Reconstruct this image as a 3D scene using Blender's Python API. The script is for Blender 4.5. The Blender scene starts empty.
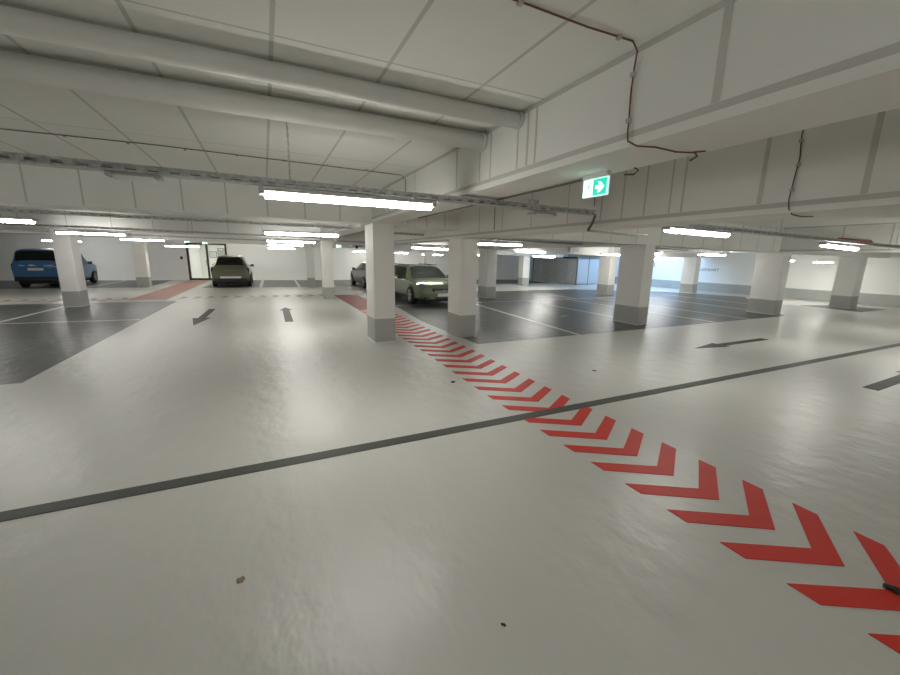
import bpy, bmesh, math, random
from mathutils import Vector, Matrix
random.seed(7)
SC = bpy.context.scene
COL = SC.collection
PI = math.pi
H = 1.72                       # lens height above the floor

# ------------------------------------------------------------------ materials
def new_mat(name):
    m = bpy.data.materials.new(name); m.use_nodes = True
    nt = m.node_tree
    return m, nt, nt.nodes['Principled BSDF']

def mat(name, col, rough=0.6, metal=0.0, spec=0.5, emit=None, estr=0.0, noise=0.0, nscale=6.0, bump=0.0, bscale=60.0, coat=0.0):
    m, nt, b = new_mat(name)
    b.inputs['Base Color'].default_value = (*col, 1)
    b.inputs['Roughness'].default_value = rough
    b.inputs['Metallic'].default_value = metal
    b.inputs['Specular IOR Level'].default_value = spec
    b.inputs['Coat Weight'].default_value = coat
    if emit:
        b.inputs['Emission Color'].default_value = (*emit, 1)
        b.inputs['Emission Strength'].default_value = estr
    if noise > 0 or bump > 0:
        tc = nt.nodes.new('ShaderNodeTexCoord')
    if noise > 0:
        n = nt.nodes.new('ShaderNodeTexNoise'); n.inputs['Scale'].default_value = nscale; n.inputs['Detail'].default_value = 5
        nt.links.new(tc.outputs['Object'], n.inputs['Vector'])
        r = nt.nodes.new('ShaderNodeValToRGB')
        r.color_ramp.elements[0].position = .3; r.color_ramp.elements[1].position = .7
        r.color_ramp.elements[0].color = (*[c*(1-noise) for c in col], 1)
        r.color_ramp.elements[1].color = (*[min(1, c*(1+noise)) for c in col], 1)
        nt.links.new(n.outputs['Fac'], r.inputs['Fac']); nt.links.new(r.outputs['Color'], b.inputs['Base Color'])
    if bump > 0:
        n2 = nt.nodes.new('ShaderNodeTexNoise'); n2.inputs['Scale'].default_value = bscale; n2.inputs['Detail'].default_value = 3
        nt.links.new(tc.outputs['Object'], n2.inputs['Vector'])
        bp = nt.nodes.new('ShaderNodeBump'); bp.inputs['Strength'].default_value = bump; bp.inputs['Distance'].default_value = .01
        nt.links.new(n2.outputs['Fac'], bp.inputs['Height']); nt.links.new(bp.outputs['Normal'], b.inputs['Normal'])
    return m

def math_node(nt, op, a, b=None):
    n = nt.nodes.new('ShaderNodeMath'); n.operation = op
    for i, v in enumerate((a, b)):
        if v is None: continue
        if isinstance(v, (int, float)): n.inputs[i].default_value = v
        else: nt.links.new(v, n.inputs[i])
    return n.outputs[0]

def floor_paint(name, col, rlo, rhi, stain=.06, spec=.5, bump=.10):
    """glossy rolled epoxy: roughness and tone drift in patches, a faint orange-peel bump, long tyre streaks"""
    m, nt, b = new_mat(name)
    tc = nt.nodes.new('ShaderNodeTexCoord')
    def noise(scale, detail=4, stretch=None):
        n = nt.nodes.new('ShaderNodeTexNoise'); n.inputs['Scale'].default_value = scale; n.inputs['Detail'].default_value = detail
        if stretch:
            mp = nt.nodes.new('ShaderNodeMapping'); mp.inputs['Scale'].default_value = stretch
            nt.links.new(tc.outputs['Object'], mp.inputs['Vector']); nt.links.new(mp.outputs['Vector'], n.inputs['Vector'])
        else: nt.links.new(tc.outputs['Object'], n.inputs['Vector'])
        return n.outputs['Fac']
    n1 = noise(.55, 6); n2 = noise(1.4, 5, (1.6, .35, 1)); n3 = noise(110, 2); n4 = noise(4.0, 3, (1.2, .8, 1))
    s = math_node(nt, 'ADD', math_node(nt, 'MULTIPLY', n1, .5), math_node(nt, 'MULTIPLY', n2, .5))
    r = nt.nodes.new('ShaderNodeValToRGB')
    r.color_ramp.elements[0].position = .0; r.color_ramp.elements[1].position = 1.0
    r.color_ramp.elements[0].color = (*[c*(1-stain) for c in col], 1); r.color_ramp.elements[1].color = (*[c*(1+stain*.5) for c in col], 1)
    nt.links.new(s, r.inputs['Fac']); nt.links.new(r.outputs['Color'], b.inputs['Base Color'])
    mr = nt.nodes.new('ShaderNodeMapRange'); mr.inputs['From Min'].default_value = .0; mr.inputs['From Max'].default_value = 1.0; mr.clamp = False
    mr.inputs['To Min'].default_value = rlo; mr.inputs['To Max'].default_value = rhi
    nt.links.new(n2, mr.inputs['Value']); nt.links.new(mr.outputs['Result'], b.inputs['Roughness'])
    hh = math_node(nt, 'ADD', math_node(nt, 'MULTIPLY', n3, .02), math_node(nt, 'MULTIPLY', n4, .8))
    bp = nt.nodes.new('ShaderNodeBump'); bp.inputs['Strength'].default_value = bump; bp.inputs['Distance'].default_value = .03
    nt.links.new(hh, bp.inputs['Height']); nt.links.new(bp.outputs['Normal'], b.inputs['Normal'])
    b.inputs['Specular IOR Level'].default_value = spec
    return m

def board_mat(name, col, axes, seam_col):
    """plastered insulation boards: flat joints at a fixed pitch along object axes [(axis, pitch, offset, halfwidth)]"""
    m, nt, b = new_mat(name)
    tc = nt.nodes.new('ShaderNodeTexCoord'); sp = nt.nodes.new('ShaderNodeSeparateXYZ')
    nt.links.new(tc.outputs['Object'], sp.inputs[0])
    acc = None
    for ax, pitch, off, hw in axes:
        v = math_node(nt, 'ADD', sp.outputs[ax], 100*pitch - off + pitch/2)
        v = math_node(nt, 'MODULO', v, pitch)
        v = math_node(nt, 'ABSOLUTE', math_node(nt, 'SUBTRACT', v, pitch/2))
        v = math_node(nt, 'LESS_THAN', v, hw)
        acc = v if acc is None else math_node(nt, 'MAXIMUM', acc, v)
    n = nt.nodes.new('ShaderNodeTexNoise'); n.inputs['Scale'].default_value = 1.3; n.inputs['Detail'].default_value = 4
    nt.links.new(tc.outputs['Object'], n.inputs['Vector'])
    r = nt.nodes.new('ShaderNodeValToRGB')
    r.color_ramp.elements[0].position = .3; r.color_ramp.elements[1].position = .7
    r.color_ramp.elements[0].color = (*[c*.95 for c in col], 1); r.color_ramp.elements[1].color = (*col, 1)
    nt.links.new(n.outputs['Fac'], r.inputs['Fac'])
    mx = nt.nodes.new('ShaderNodeMixRGB'); mx.inputs['Color2'].default_value = (*seam_col, 1)
    nt.links.new(r.outputs['Color'], mx.inputs['Color1'])
    if acc is not None: nt.links.new(acc, mx.inputs['Fac'])
    else: mx.inputs['Fac'].default_value = 0
    nt.links.new(mx.outputs['Color'], b.inputs['Base Color'])
    b.inputs['Roughness'].default_value = .8; b.inputs['Specular IOR Level'].default_value = .25
    n2 = nt.nodes.new('ShaderNodeTexNoise'); n2.inputs['Scale'].default_value = 90; n2.inputs['Detail'].default_value = 3
    nt.links.new(tc.outputs['Object'], n2.inputs['Vector'])
    bp = nt.nodes.new('ShaderNodeBump'); bp.inputs['Strength'].default_value = .25; bp.inputs['Distance'].default_value = .008
    nt.links.new(n2.outputs['Fac'], bp.inputs['Height']); nt.links.new(bp.outputs['Normal'], b.inputs['Normal'])
    return m

M = {}
M['ceiling'] = board_mat('ceiling_boards', (.80, .80, .765), [(0, .635, .117, .012), (1, 2.5, 2.46, .008)], (.55, .545, .515))
M['beam'] = mat('beam_plaster', (.80, .80, .765), .8, spec=.25, noise=.03, nscale=1.2, bump=.25, bscale=90)
M['joint'] = mat('beam_joint', (.57, .565, .535), .85, spec=.2)
M['wall'] = mat('wall_paint', (.84, .84, .81), .75, spec=.3, noise=.02, nscale=1.0, bump=.1, bscale=40)
M['column'] = mat('column_paint', (.77, .765, .73), .6, spec=.35, noise=.025, nscale=2.0, bump=.08, bscale=50)
M['plinth'] = mat('grey_plinth_paint', (.40, .41, .385), .45, spec=.4, noise=.05, nscale=3)
M['seal'] = mat('white_seal', (.74, .73, .69), .6)
M['floor'] = floor_paint('pale_floor_coat', (.535, .535, .495), .285, .42, stain=.12, spec=.45, bump=.6)
M['bay'] = floor_paint('dark_bay_coat', (.074, .077, .074), .285, .40, stain=.2, spec=.42, bump=.6)
M['darkline'] = floor_paint('dark_joint_coat', (.072, .076, .070), .4, .55, stain=.1, spec=.22)
M['red'] = floor_paint('red_marking_coat', (.58, .040, .026), .4, .55, stain=.1, spec=.2)
M['redpale'] = floor_paint('worn_red_coat', (.44, .25, .20), .4, .55, stain=.15, spec=.25)
M['reddull'] = floor_paint('dull_red_coat', (.30, .075, .065), .4, .55, stain=.15, spec=.22)
M['arrow'] = floor_paint('dark_arrow_coat', (.045, .048, .044), .42, .55, stain=.1, spec=.2)
M['white_line'] = floor_paint('white_marking_coat', (.62, .62, .57), .3, .45)
M['galv'] = mat('galvanised_steel', (.52, .53, .53), .55, metal=.15, noise=.25, nscale=30)
M['galv_dark'] = mat('galvanised_shadow_steel', (.22, .225, .225), .6, metal=.4)
M['cable'] = mat('grey_cable', (.16, .16, .16), .6)
M['black_cable'] = mat('black_cable', (.07, .05, .04), .5)
M['red_cable'] = mat('red_cable', (.16, .06, .045), .6)
M['pipe'] = mat('pipe_wrap', (.74, .74, .71), .45, noise=.04, nscale=3)
M['red_pipe'] = mat('brown_red_pipe', (.27, .07, .04), .5)
M['housing'] = mat('lamp_housing', (.45, .45, .43), .5)
M['tube'] = mat('lit_diffuser', (.9, .9, .9), .4, emit=(1.0, .975, .925), estr=30.0)
M['tube_cold'] = mat('unlit_diffuser', (.75, .75, .73), .35)
M['sign_green'] = mat('sign_green', (.0, .30, .20), .4, emit=(.0, .42, .28), estr=.9)
M['sign_white'] = mat('sign_white', (.8, .9, .86), .4, emit=(.72, 1.0, .92), estr=1.4)
M['acrylic'] = mat('sign_acrylic_edge', (.7, .85, .82), .2, emit=(.5, 1, .9), estr=.5)
M['black'] = mat('black_metal', (.018, .018, .018), .4)
M['rubber'] = mat('tyre_rubber', (.015, .015, .015), .75)
M['plastic'] = mat('black_plastic', (.02, .021, .022), .55)
M['car_glass'] = mat('car_glass', (.010, .013, .013), .06, spec=.4)
M['rim'] = mat('alloy', (.55, .55, .55), .3, metal=.8)
M['chrome'] = mat('chrome', (.7, .7, .7), .15, metal=1)
M['tail'] = mat('tail_lamp', (.07, .008, .008), .2)
M['head'] = mat('head_lamp', (.22, .225, .23), .1, metal=.5)
M['plate'] = mat('number_plate', (.72, .73, .72), .4)
M['olive'] = mat('olive_paint', (.135, .14, .09), .3, metal=.35, coat=.6)
M['sage'] = mat('sage_paint', (.17, .215, .13), .28, metal=.45, coat=.6)
M['blue'] = mat('blue_paint', (.055, .17, .37), .3, metal=.1, coat=.5)
M['grey_car'] = mat('grey_car_paint', (.085, .085, .075), .3, metal=.4, coat=.5)
M['cage'] = mat('cage_sheet_steel', (.46, .47, .455), .5, metal=.2, noise=.15, nscale=8)
M['cage_mesh'] = mat('cage_mesh_steel', (.44, .47, .49), .5, metal=.3, noise=.1, nscale=60)
M['steel_door'] = mat('steel_door_paint', (.16, .165, .165), .5)
M['text'] = mat('wall_lettering', (.03, .03, .04), .6)
M['leaf'] = mat('dry_leaf', (.20, .15, .09), .8)
M['dirt'] = mat('dirt', (.04, .032, .022), .9)
M['box_white'] = mat('white_box', (.66, .66, .63), .5)

def glass_mat():
    m, nt, b = new_mat('door_glass')
    b.inputs['Base Color'].default_value = (.9, .95, .95, 1); b.inputs['Roughness'].default_value = .02
    b.inputs['Transmission Weight'].default_value = 1.0; b.inputs['IOR'].default_value = 1.1
    return m
M['glass'] = glass_mat()

# ------------------------------------------------------------------ mesh builder
class MB:
    """collects shapes, then links them as ONE mesh object"""
    def __init__(s): s.v = []; s.f = []; s.mi = []; s.sm = []
    def add(s, vs, fs, mi=0, smooth=False):
        o = len(s.v); s.v += [tuple(p) for p in vs]
        for f in fs: s.f.append([i+o for i in f]); s.mi.append(mi); s.sm.append(smooth)
        return s
    def box(s, x0, y0, z0, x1, y1, z1, mi=0):
        vs = [(x, y, z) for z in (z0, z1) for y in (y0, y1) for x in (x0, x1)]
        return s.add(vs, [(0,2,3,1),(4,5,7,6),(0,1,5,4),(2,6,7,3),(0,4,6,2),(1,3,7,5)], mi)
    def hexa(s, p, mi=0):
        """8 corners ordered like box()"""
        return s.add(p, [(0,2,3,1),(4,5,7,6),(0,1,5,4),(2,6,7,3),(0,4,6,2),(1,3,7,5)], mi)
    def poly(s, pts, z0, z1, mi=0):
        n = len(pts)
        vs = [(x, y, z0) for x, y in pts] + [(x, y, z1) for x, y in pts]
        fs = [tuple(range(n-1, -1, -1)), tuple(range(n, 2*n))] + [(i, (i+1) % n, n+(i+1) % n, n+i) for i in range(n)]
        return s.add(vs, fs, mi)
    def tube(s, pts, r, n=10, mi=0, caps=True):
        pts = [Vector(p) for p in pts]; rings = []
        up = None
        for i, p in enumerate(pts):
            d = (pts[min(i+1, len(pts)-1)] - pts[max(i-1, 0)]).normalized()
            if up is None: up = Vector((0,0,1)) if abs(d.z) < .9 else Vector((1,0,0))
            a = d.cross(up).normalized(); b = a.cross(d).normalized(); up = b
            rr = r[i] if isinstance(r, (list, tuple)) else r
            rings.append([p + a*math.cos(2*PI*k/n)*rr + b*math.sin(2*PI*k/n)*rr for k in range(n)])
        vs = [q for R in rings for q in R]
        fs = [(i*n+k, i*n+(k+1) % n, (i+1)*n+(k+1) % n, (i+1)*n+k) for i in range(len(pts)-1) for k in range(n)]
        s.add(vs, fs, mi, True)
        if caps: s.add([q for q in rings[0]] + [q for q in rings[-1]], [tuple(range(n)), tuple(range(2*n-1, n-1, -1))], mi)
        return s
    def grid(s, P, mi=0, smooth=True):
        nu, nv = len(P), len(P[0])
        return s.add([q for r in P for q in r], [(i*nv+j, i*nv+j+1, (i+1)*nv+j+1, (i+1)*nv+j) for i in range(nu-1) for j in range(nv-1)], mi, smooth)
    def build(s, name, mats, parent=None, loc=(0,0,0), bevel=0.0, rec=True, xf=None):
        if not isinstance(mats, (list, tuple)): mats = [mats]
        L = Vector(loc)
        vs = [(xf @ Vector(p)) if xf else Vector(p) for p in s.v]
        me = bpy.data.meshes.new(name)
        me.from_pydata([tuple(p - L) for p in vs], [], s.f)
        for m in mats: me.materials.append(m)
        for p, mi, sm in zip(me.polygons, s.mi, s.sm): p.material_index = mi; p.use_smooth = sm
        if rec:
            bm = bmesh.new(); bm.from_mesh(me)
            bmesh.ops.remove_doubles(bm, verts=bm.verts, dist=1e-5)
            bmesh.ops.recalc_face_normals(bm, faces=bm.faces); bm.to_mesh(me); bm.free()
        o = bpy.data.objects.new(name, me); COL.objects.link(o)
        o.location = loc
        if parent: o.parent = parent
        if bevel > 0:
            b = o.modifiers.new('bevel', 'BEVEL'); b.width = bevel; b.segments = 2; b.limit_method = 'ANGLE'
        return o

def tag(o, label=None, cat=None, group=None, kind=None):
    if label: o['label'] = label
    if cat: o['category'] = cat
    if group: o['group'] = group
    if kind: o['kind'] = kind
    return o

def empty(name, loc, rz=0.0):
    o = bpy.data.objects.new(name, None); COL.objects.link(o)
    o.location = loc; o.rotation_euler = (0, 0, rz); o.empty_display_size = .2
    return o

def copy_tree(o):
    r = o.copy(); COL.objects.link(r)
    for ch in list(o.children):
        c = ch.copy(); COL.objects.link(c); c.parent = r
        for g in list(ch.children):
            d = g.copy(); COL.objects.link(d); d.parent = c
    return r

# ------------------------------------------------------------------ the hall
XL, XR, YN = -16.0, 23.3, -7.0
CZ = 2.83
def back_y(x): return 28.7 - .12*x

floor = MB().poly([(XL, YN), (XR, YN), (XR, back_y(XR)), (XL, back_y(XL))], -.2, 0).build('floor', M['floor'])
tag(floor, 'pale grey glossy coated garage floor with painted markings', None, None, 'structure')

HX0, HX1, HY0, HY1 = 20.2, 23.2, 14.6, 20.4       # daylight shaft in the slab
cm = MB()
for x0, y0, x1, y1 in ((XL, YN, HX0, 33), (HX1, YN, XR, 33), (HX0, YN, HX1, HY0), (HX0, HY1, HX1, 33)):
    cm.box(x0, y0, CZ, x1, y1, CZ+.25)
tag(cm.build('ceiling', M['ceiling']), 'white ceiling of plastered boards with flat joints', None, None, 'structure')

tag(MB().box(XL-.2, YN, 0, XL, back_y(XL)+.2, CZ).build('wall_left', M['wall']), 'white left wall of the garage', None, None, 'structure')
tag(MB().box(XL-.2, YN-.2, 0, XR+.2, YN, CZ).build('wall_front', M['wall']), 'white wall behind the viewer', None, None, 'structure')
wr = MB().box(XR, YN, 0, XR+.2, back_y(XR)+.2, CZ).build('wall_right', M['wall'])
tag(wr, 'white right wall with grey painted base and exit lettering', None, None, 'structure')
tag(MB().box(XR-.006, YN, 0, XR, back_y(XR), .50).build('painted_base', M['plinth'], wr), 'grey painted band along the wall foot')

# back wall: local s along the wall, d = into the wall, from the point over x = -3.1
ang = math.atan(-.12)
WB = Matrix.Translation((-3.1, back_y(-3.1), 0)) @ Matrix.Rotation(ang, 4, 'Z')
k = 1/math.cos(ang)
S0, S1 = (XL+3.1)*k, (XR+3.1)*k
DX = -.17
D0, D1, DT = -1.10+DX, 1.12+DX, 2.29
bw = MB()
bw.box(S0, 0, 0, D0, .2, CZ).box(D1, 0, 0, S1, .2, CZ).box(D0, 0, DT, D1, .2, CZ)
wb = bw.build('wall_back', M['wall'], xf=WB)
tag(wb, 'white back wall behind the parked cars', None, None, 'structure')
bb = MB().box(S0, -.03, 0, D0, 0, .36).box(D1, -.03, 0, S1, 0, .36)
tag(bb.build('baseboard_back', M['wall'], xf=WB), 'low white plinth along the back wall', None, None, 'structure')
# corridor behind the glazed door
co = MB()
co.box(D0-.1, .2, -.02, D1+1.4, 3.4, 0).box(D0-.3, .2, 0, D0-.1, 3.4, 2.6).box(D1+1.4, .2, 0, D1+1.6, 3.4, 2.6)
co.box(D0-.1, 3.4, 0, D1+1.4, 3.6, 2.6).box(D0-.1, .2, 2.6, D1+1.4, 3.4, 2.7)
tag(co.build('wall_corridor', M['wall'], xf=WB), 'white stairwell corridor behind the glazed door', None, None, 'structure')

dr = empty('door_1', WB @ Vector((DX, 0, 0)), ang)
tag(dr, 'black framed double glazed door in the back wall', None, None, 'structure')
D0 -= DX; D1 -= DX
fr = MB()
for s in (D0, -.04, D1-.10): fr.box(s, -.03, 0, s+.10, .12, DT)
fr.box(D0, -.03, DT-.10, D1, .12, DT).box(D0, -.03, 0, D1, .12, .11)
fr.build('door_frame', M['black'], dr)
for s0, s1 in ((D0+.10, -.04), (.06, D1-.10)):
    MB().box(s0, .03, .11, s1, .05, DT-.10).build('door_pane', M['glass'], dr)
MB().box(-.10, -.07, .95, -.06, -.03, 1.25).build('door_handle', M['chrome'], dr)
tag(MB().box(-.30, 3.34, 0, .25, 3.395, 2.05).build('door_3', M['plinth'], xf=WB), 'grey inner door at the end of the stairwell corridor', None, None, 'structure')
nf = MB().box(-.80, 3.36, 1.35, -.35, 3.40, 1.80, 0).box(-.77, 3.355, 1.38, -.38, 3.36, 1.77, 1).build('notice_frame', [M['cable'], M['box_white']], xf=WB)
tag(nf, 'small framed notice hanging in the corridor behind the glazed door', 'notice')

d2 = MB().box(16.05*k, -.04, 0, 17.0*k, -.005, 1.80).build('door_2', M['steel_door'], xf=WB @ Matrix.Translation((2.6, 0, 0)))
tag(d2, 'narrow dark grey steel door in the back wall', None, None, 'structure')

# ------------------------------------------------------------------ beams and columns
def a_beam(name, label, x0, x1, y0, y1, z, joints=(), lip=True):
    """beam along the driving lane (+y), boards with flat joints on its left face and a rendered edge profile"""
    m = MB().box(x0, y0, z, x1, y1, CZ)
    for y, w in joints: m.box(x0-.003, y-w/2, z+.09, x0, y+w/2, CZ, 1)
    if lip:
        m.box(x0-.004, y0, CZ-.03, x0, y1, CZ, 1)
        m.box(x0-.022, y0, z, x0, y1, z+.045)
        m.box(x0-.004, y0, z+.045, x0, y1, z+.085, 1)
    return tag(m.build(name, [M['beam'], M['joint']]), label, None, None, 'structure')
def b_beam(name, label, y0, y1, x0, z0, x1, z1, joints=()):
    """beam across the lane; its underside runs from z0 at x0 to z1 at x1"""
    def zz(x): return z0 + (z1-z0)*(x-x0)/(x1-x0)
    m = MB().hexa([(x0,y0,z0),(x1,y0,z1),(x0,y1,z0),(x1,y1,z1),(x0,y0,CZ),(x1,y0,CZ),(x0,y1,CZ),(x1,y1,CZ)])
    for x, w in joints: m.box(x-w/2, y0-.003, zz(x)+.02, x+w/2, y0, CZ, 1)
    return tag(m.build(name, [M['beam'], M['joint']]), label, None, None, 'structure')

a_beam('trim_1', 'wide white ceiling beam over the chevron walkway, nearest', 1.88, 2.32, YN, 27.5, 2.33,
       [(-1.4, .03), (-.1, .03), (1.22, .035), (2.53, .016), (2.63, .02), (2.76, .016), (3.17, .014), (3.36, .016), (3.85, .02), (5.1, .02), (6.3, .02)])
a_beam('trim_2', 'long white ceiling beam right of the walkway with cable on it', 3.72, 4.14, YN, 13.6, 2.10,
       [(-.6,.035), (.1, .035), (.7, .035), (1.30, .035), (1.93, .03), (2.60, .02), (2.73, .016), (3.02, .02), (3.31, .02), (3.62,.02), (4.2, .02), (5, .02), (5.8, .02), (6.6, .02)])
b_beam('trim_3', 'white cross beam left of the front column with board joints', 7.47, 8.05, XL, 2.40, 1.88, 2.31,
       [(-.49+.597*i, .022) for i in range(-12, 4)])
b_beam('trim_4', 'white cross beam between the two front columns', 7.47, 8.0, 2.32, 2.30, 3.72, 2.27, [(2.6, .02), (3.0, .02), (3.4, .02)])
b_beam('trim_5', 'white cross beam over the right hand front columns', 7.10, 7.75, 4.14, 2.16, 15.36, 2.05, [(5+.9*i, .02) for i in range(12)])
b_beam('trim_6', 'white cross beam running out to the right wall', 6.9, 7.5, 15.8, 2.04, XR, 1.98)
a_beam('trim_7', 'white ceiling beam over the far right front column', 15.34, 15.8, YN, 14.0, 2.05, [(1.5,.03),(2.6,.03),(3.6,.03),(4.6,.03),(5.6,.03)])
b_beam('trim_8', 'white cross beam over the second column row, left part', 14.9, 15.5, XL, 2.50, 1.88, 2.23, [(-15+1.0*i, .02) for i in range(16)])
b_beam('trim_9', 'white cross beam over the second column row, right part', 14.2, 14.8, 2.32, 2.20, 15.9, 1.88)
b_beam('trim_10', 'white cross beam at the right end of the second column row', 13.9, 14.5, 15.3, 1.92, XR, 1.92)
b_beam('trim_11', 'white cross beam over the rear column row', 22.2, 22.8, XL, 2.45, 1.88, 2.15)
b_beam('trim_12', 'white cross beam over the rear right bays', 21.6, 22.2, 2.32, 2.12, 19, 1.80)
a_beam('trim_13', 'white ceiling beam behind the second right column', 8.98, 9.42, 7.75, 14.2, 2.10, lip=False)
a_beam('trim_14', 'white ceiling beam over the left column', -5.74, -5.30, 15.5, 28.5, 2.36, lip=False)

def column(label, x, y, top, w=.42, d=.66, ph=.485, seal=True):
    """base corner nearest the lane at (x, y); square concrete post, grey painted foot, white sealing bead"""
    r = empty('column', (x+w/2, y+d/2, 0))
    tag(r, label, None, None, 'structure')
    MB().box(-w/2, -d/2, 0, w/2, d/2, top).build('column_shaft', M['column'], r, bevel=.008)
    e = .0025
    tag(MB().box(-w/2-e, -d/2-e, 0, w/2+e, d/2+e, ph).build('painted_base', M['plinth'], r, bevel=.008), 'grey painted column foot')
    if seal:
        b = .022
        MB().box(-w/2-b, -d/2-b, 0, w/2+b, d/2+b, .012).build('sealing_bead', M['seal'] if seal == 1 else M['plinth'], r)
    return r
column('front white column left of the red chevron strip, grey foot', 1.895, 7.45, 2.33)
column('front white column right of the red chevron strip, grey foot', 3.735, 7.32, 2.10, w=.37, seal=2)
column('white column standing at the front edge of the dark bays, centre right', 8.99, 7.12, 2.13, w=.39, d=.80)
column('white column at the end of the dark bays, second from right', 15.36, 6.95, 2.05, w=.44, d=.80)
column('rightmost white column near the right wall', 20.55, 6.85, 2.02, w=.6, d=.62)
column('slim white column directly behind the left lane arrow row', 1.99, 15.50, 2.24, w=.38, d=.55)
column('white column behind the dark bays beside the green estate car', 8.55, 14.35, 2.08, w=.46, d=.75)
column('white column in front of the steel cage', 15.45, 14.15, 1.88, w=.45, d=.7)
column('white column before the bluish right wall lettering', 21.08, 13.45, 1.92, w=.37, d=.75)
column('left white column beside the blue van', -5.66, 15.65, 2.38, w=.42, d=.6)
column('white rear column left of the red path to the door', -5.72, 23.6, 2.36, w=.5, d=.5, seal=False)
column('white rear column right of the olive hatchback', 2.03, 22.0, 2.16, w=.36, d=.5, seal=False)
column('white rear column behind the green estate car', 8.85, 22.0, 1.98, w=.42, d=.5, seal=False)
column('white rear column left of the dark steel cage', 14.85, 20.5, 1.84, w=.5, d=.5, seal=False)

# ------------------------------------------------------------------ floor paint (parts of the floor)
def paint(name, pts, m, z=.002, label=None):
    o = MB().poly(pts, 0, z).build(name, M[m], floor)
    if label: tag(o, label)
    return o
def strip(name, p, q, w, m, z=.0035, label=None):
    p, q = Vector(p), Vector(q); d = (q-p).normalized(); n = Vector((-d.y, d.x))*w/2
    return paint(name, [tuple(p-n), tuple(q-n), tuple(q+n), tuple(p+n)], m, z, label)
paint('bay_paint', [(3.78, 6.62), (15.45, 6.64), (20.7, 10.5), (21.8, 11.2), (21.0, 13.0), (20.2, 14.7), (18.3, 15.6), (16.2, 17.2), (4.05, 17.2), (3.98, 12.3), (3.74, 9.7)], 'bay', .002, 'dark grey parking bays right of the chevrons')
paint('bay_paint', [(-3.0, 6.76), (-2.93, 16.6), (-14, 17.2), (-14, 6.7)], 'bay', .002, 'dark grey parking bays at the left')
paint('bay_paint', [(19.6, 6.2), (21.9, 6.2), (21.9, 7.6), (20.0, 8.2)], 'bay', .002, 'dark grey patch under the rightmost column')
paint('bay_paint', [(-2.9, 22.5), (3.6, 22.1), (7.4, 22.2), (7.4, 27.5), (-2.6, 28.6)], 'bay', .002, 'dark grey rear bays beside the olive hatchback')
paint('bay_paint', [(-14, 24.0), (-5.3, 23.4), (-5.2, 28.9), (-14, 29.8)], 'bay', .002, 'dark grey rear bays under the blue van')
paint('bay_paint', [(8.2, 22.2), (18.6, 22.2), (18.6, 26.2), (8.2, 27.2)], 'bay', .002, 'dark grey rear bays by the cage')
for a, b, w in (((6.47, 6.62), (7.05, 12.9), .10), ((9.56, 8.2), (9.62, 12.9), .10), ((11.65, 6.63), (11.75, 12.9), .09), ((13.4, 6.64), (13.5, 12.9), .09),
                ((15.9, 7.3), (16.4, 12.9), .1), ((18.3, 9.0), (18.6, 13.4), .1), ((3.95, 13.0), (15.8, 13.0), .08), ((9.1, 15.1), (9.3, 17.2), .1), ((6.9, 13.05), (7.0, 17.2), .09), ((12.4, 13.05), (12.5, 17.2), .09),
                ((-14, 13.4), (-3.0, 12.22), .09), ((-5.85, 12.55), (-5.68, 16.9), .11),
                ((-.28, 22.35), (-.2, 28.3), .16), ((1.6, 22.2), (1.75, 28.2), .12), ((3.45, 22.1), (3.6, 28), .12), ((-7.75, 23.6), (-7.5, 29), .14), ((4.3, 18.9), (3.2, 25), .12)):
    strip('bay_line', a, b, w, 'white_line', .0045)
strip('bay_dash', (8.05, 9.05), (8.35, 9.1), .08, 'white_line', .0045)
strip('lane_line', (-13, 3.28), (XR, 3.20), .128, 'darkline', .0052, 'thin dark grey line crossing the whole floor')

def bow(y):
    t = [(0, 2.475), (.75, 2.455), (1.5, 2.437), (2.5, 2.425), (3.5, 2.43), (4.4, 2.455), (5.2, 2.49), (6, 2.53), (14, 2.62)]
    for (a, u), (b, v) in zip(t, t[1:]):
        if y <= b: return u + (v-u)*max(0, (y-a))/(b-a)
    return t[-1][1]
def chevron(y):
    x = bow(y); e = max(0, min(.05, (1.45-y)*.055)); q = .29 - e*.6
    paint('chevron', [(x, y+.145), (x, y), (x+.468, y-q), (x+.915, y+e), (x+.915, y+.145+e), (x+.468, y+.152-q)], 'red', .004)
ys = [-.33, .012, .35, .669, 1.014, 1.365, 1.716, 2.07, 2.413, 2.76, 3.105, 3.48, 3.84, 4.21, 4.586, 4.966, 5.35, 5.73]
ys += [5.73 + .372*i for i in range(1, 18)]
for y in ys: chevron(y)
paint('walkway_paint', [(2.62, 12.3), (3.56, 12.3), (3.58, 17.3), (2.6, 17.3)], 'reddull', .003, 'solid worn red walkway square behind the front column')
paint('walkway_paint', [(-4.55, 17.3), (-3.35, 17.2), (-3.15, 28.9), (-4.35, 29.0)], 'redpale', .003, 'solid worn red path leading to the glazed door')
for i in range(34):                                # the cross strip seen edge-on at the back
    x = -13.2 + i*.46
    if -4.7 < x < -3.4 or x > 2.2: continue
    y = 17.55 - .055*x
    paint('chevron', [(x, y+.40), (x+.15, y+.40), (x+.32, y), (x+.15, y-.40), (x, y-.40), (x+.17, y)], 'redpale', .004)

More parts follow.
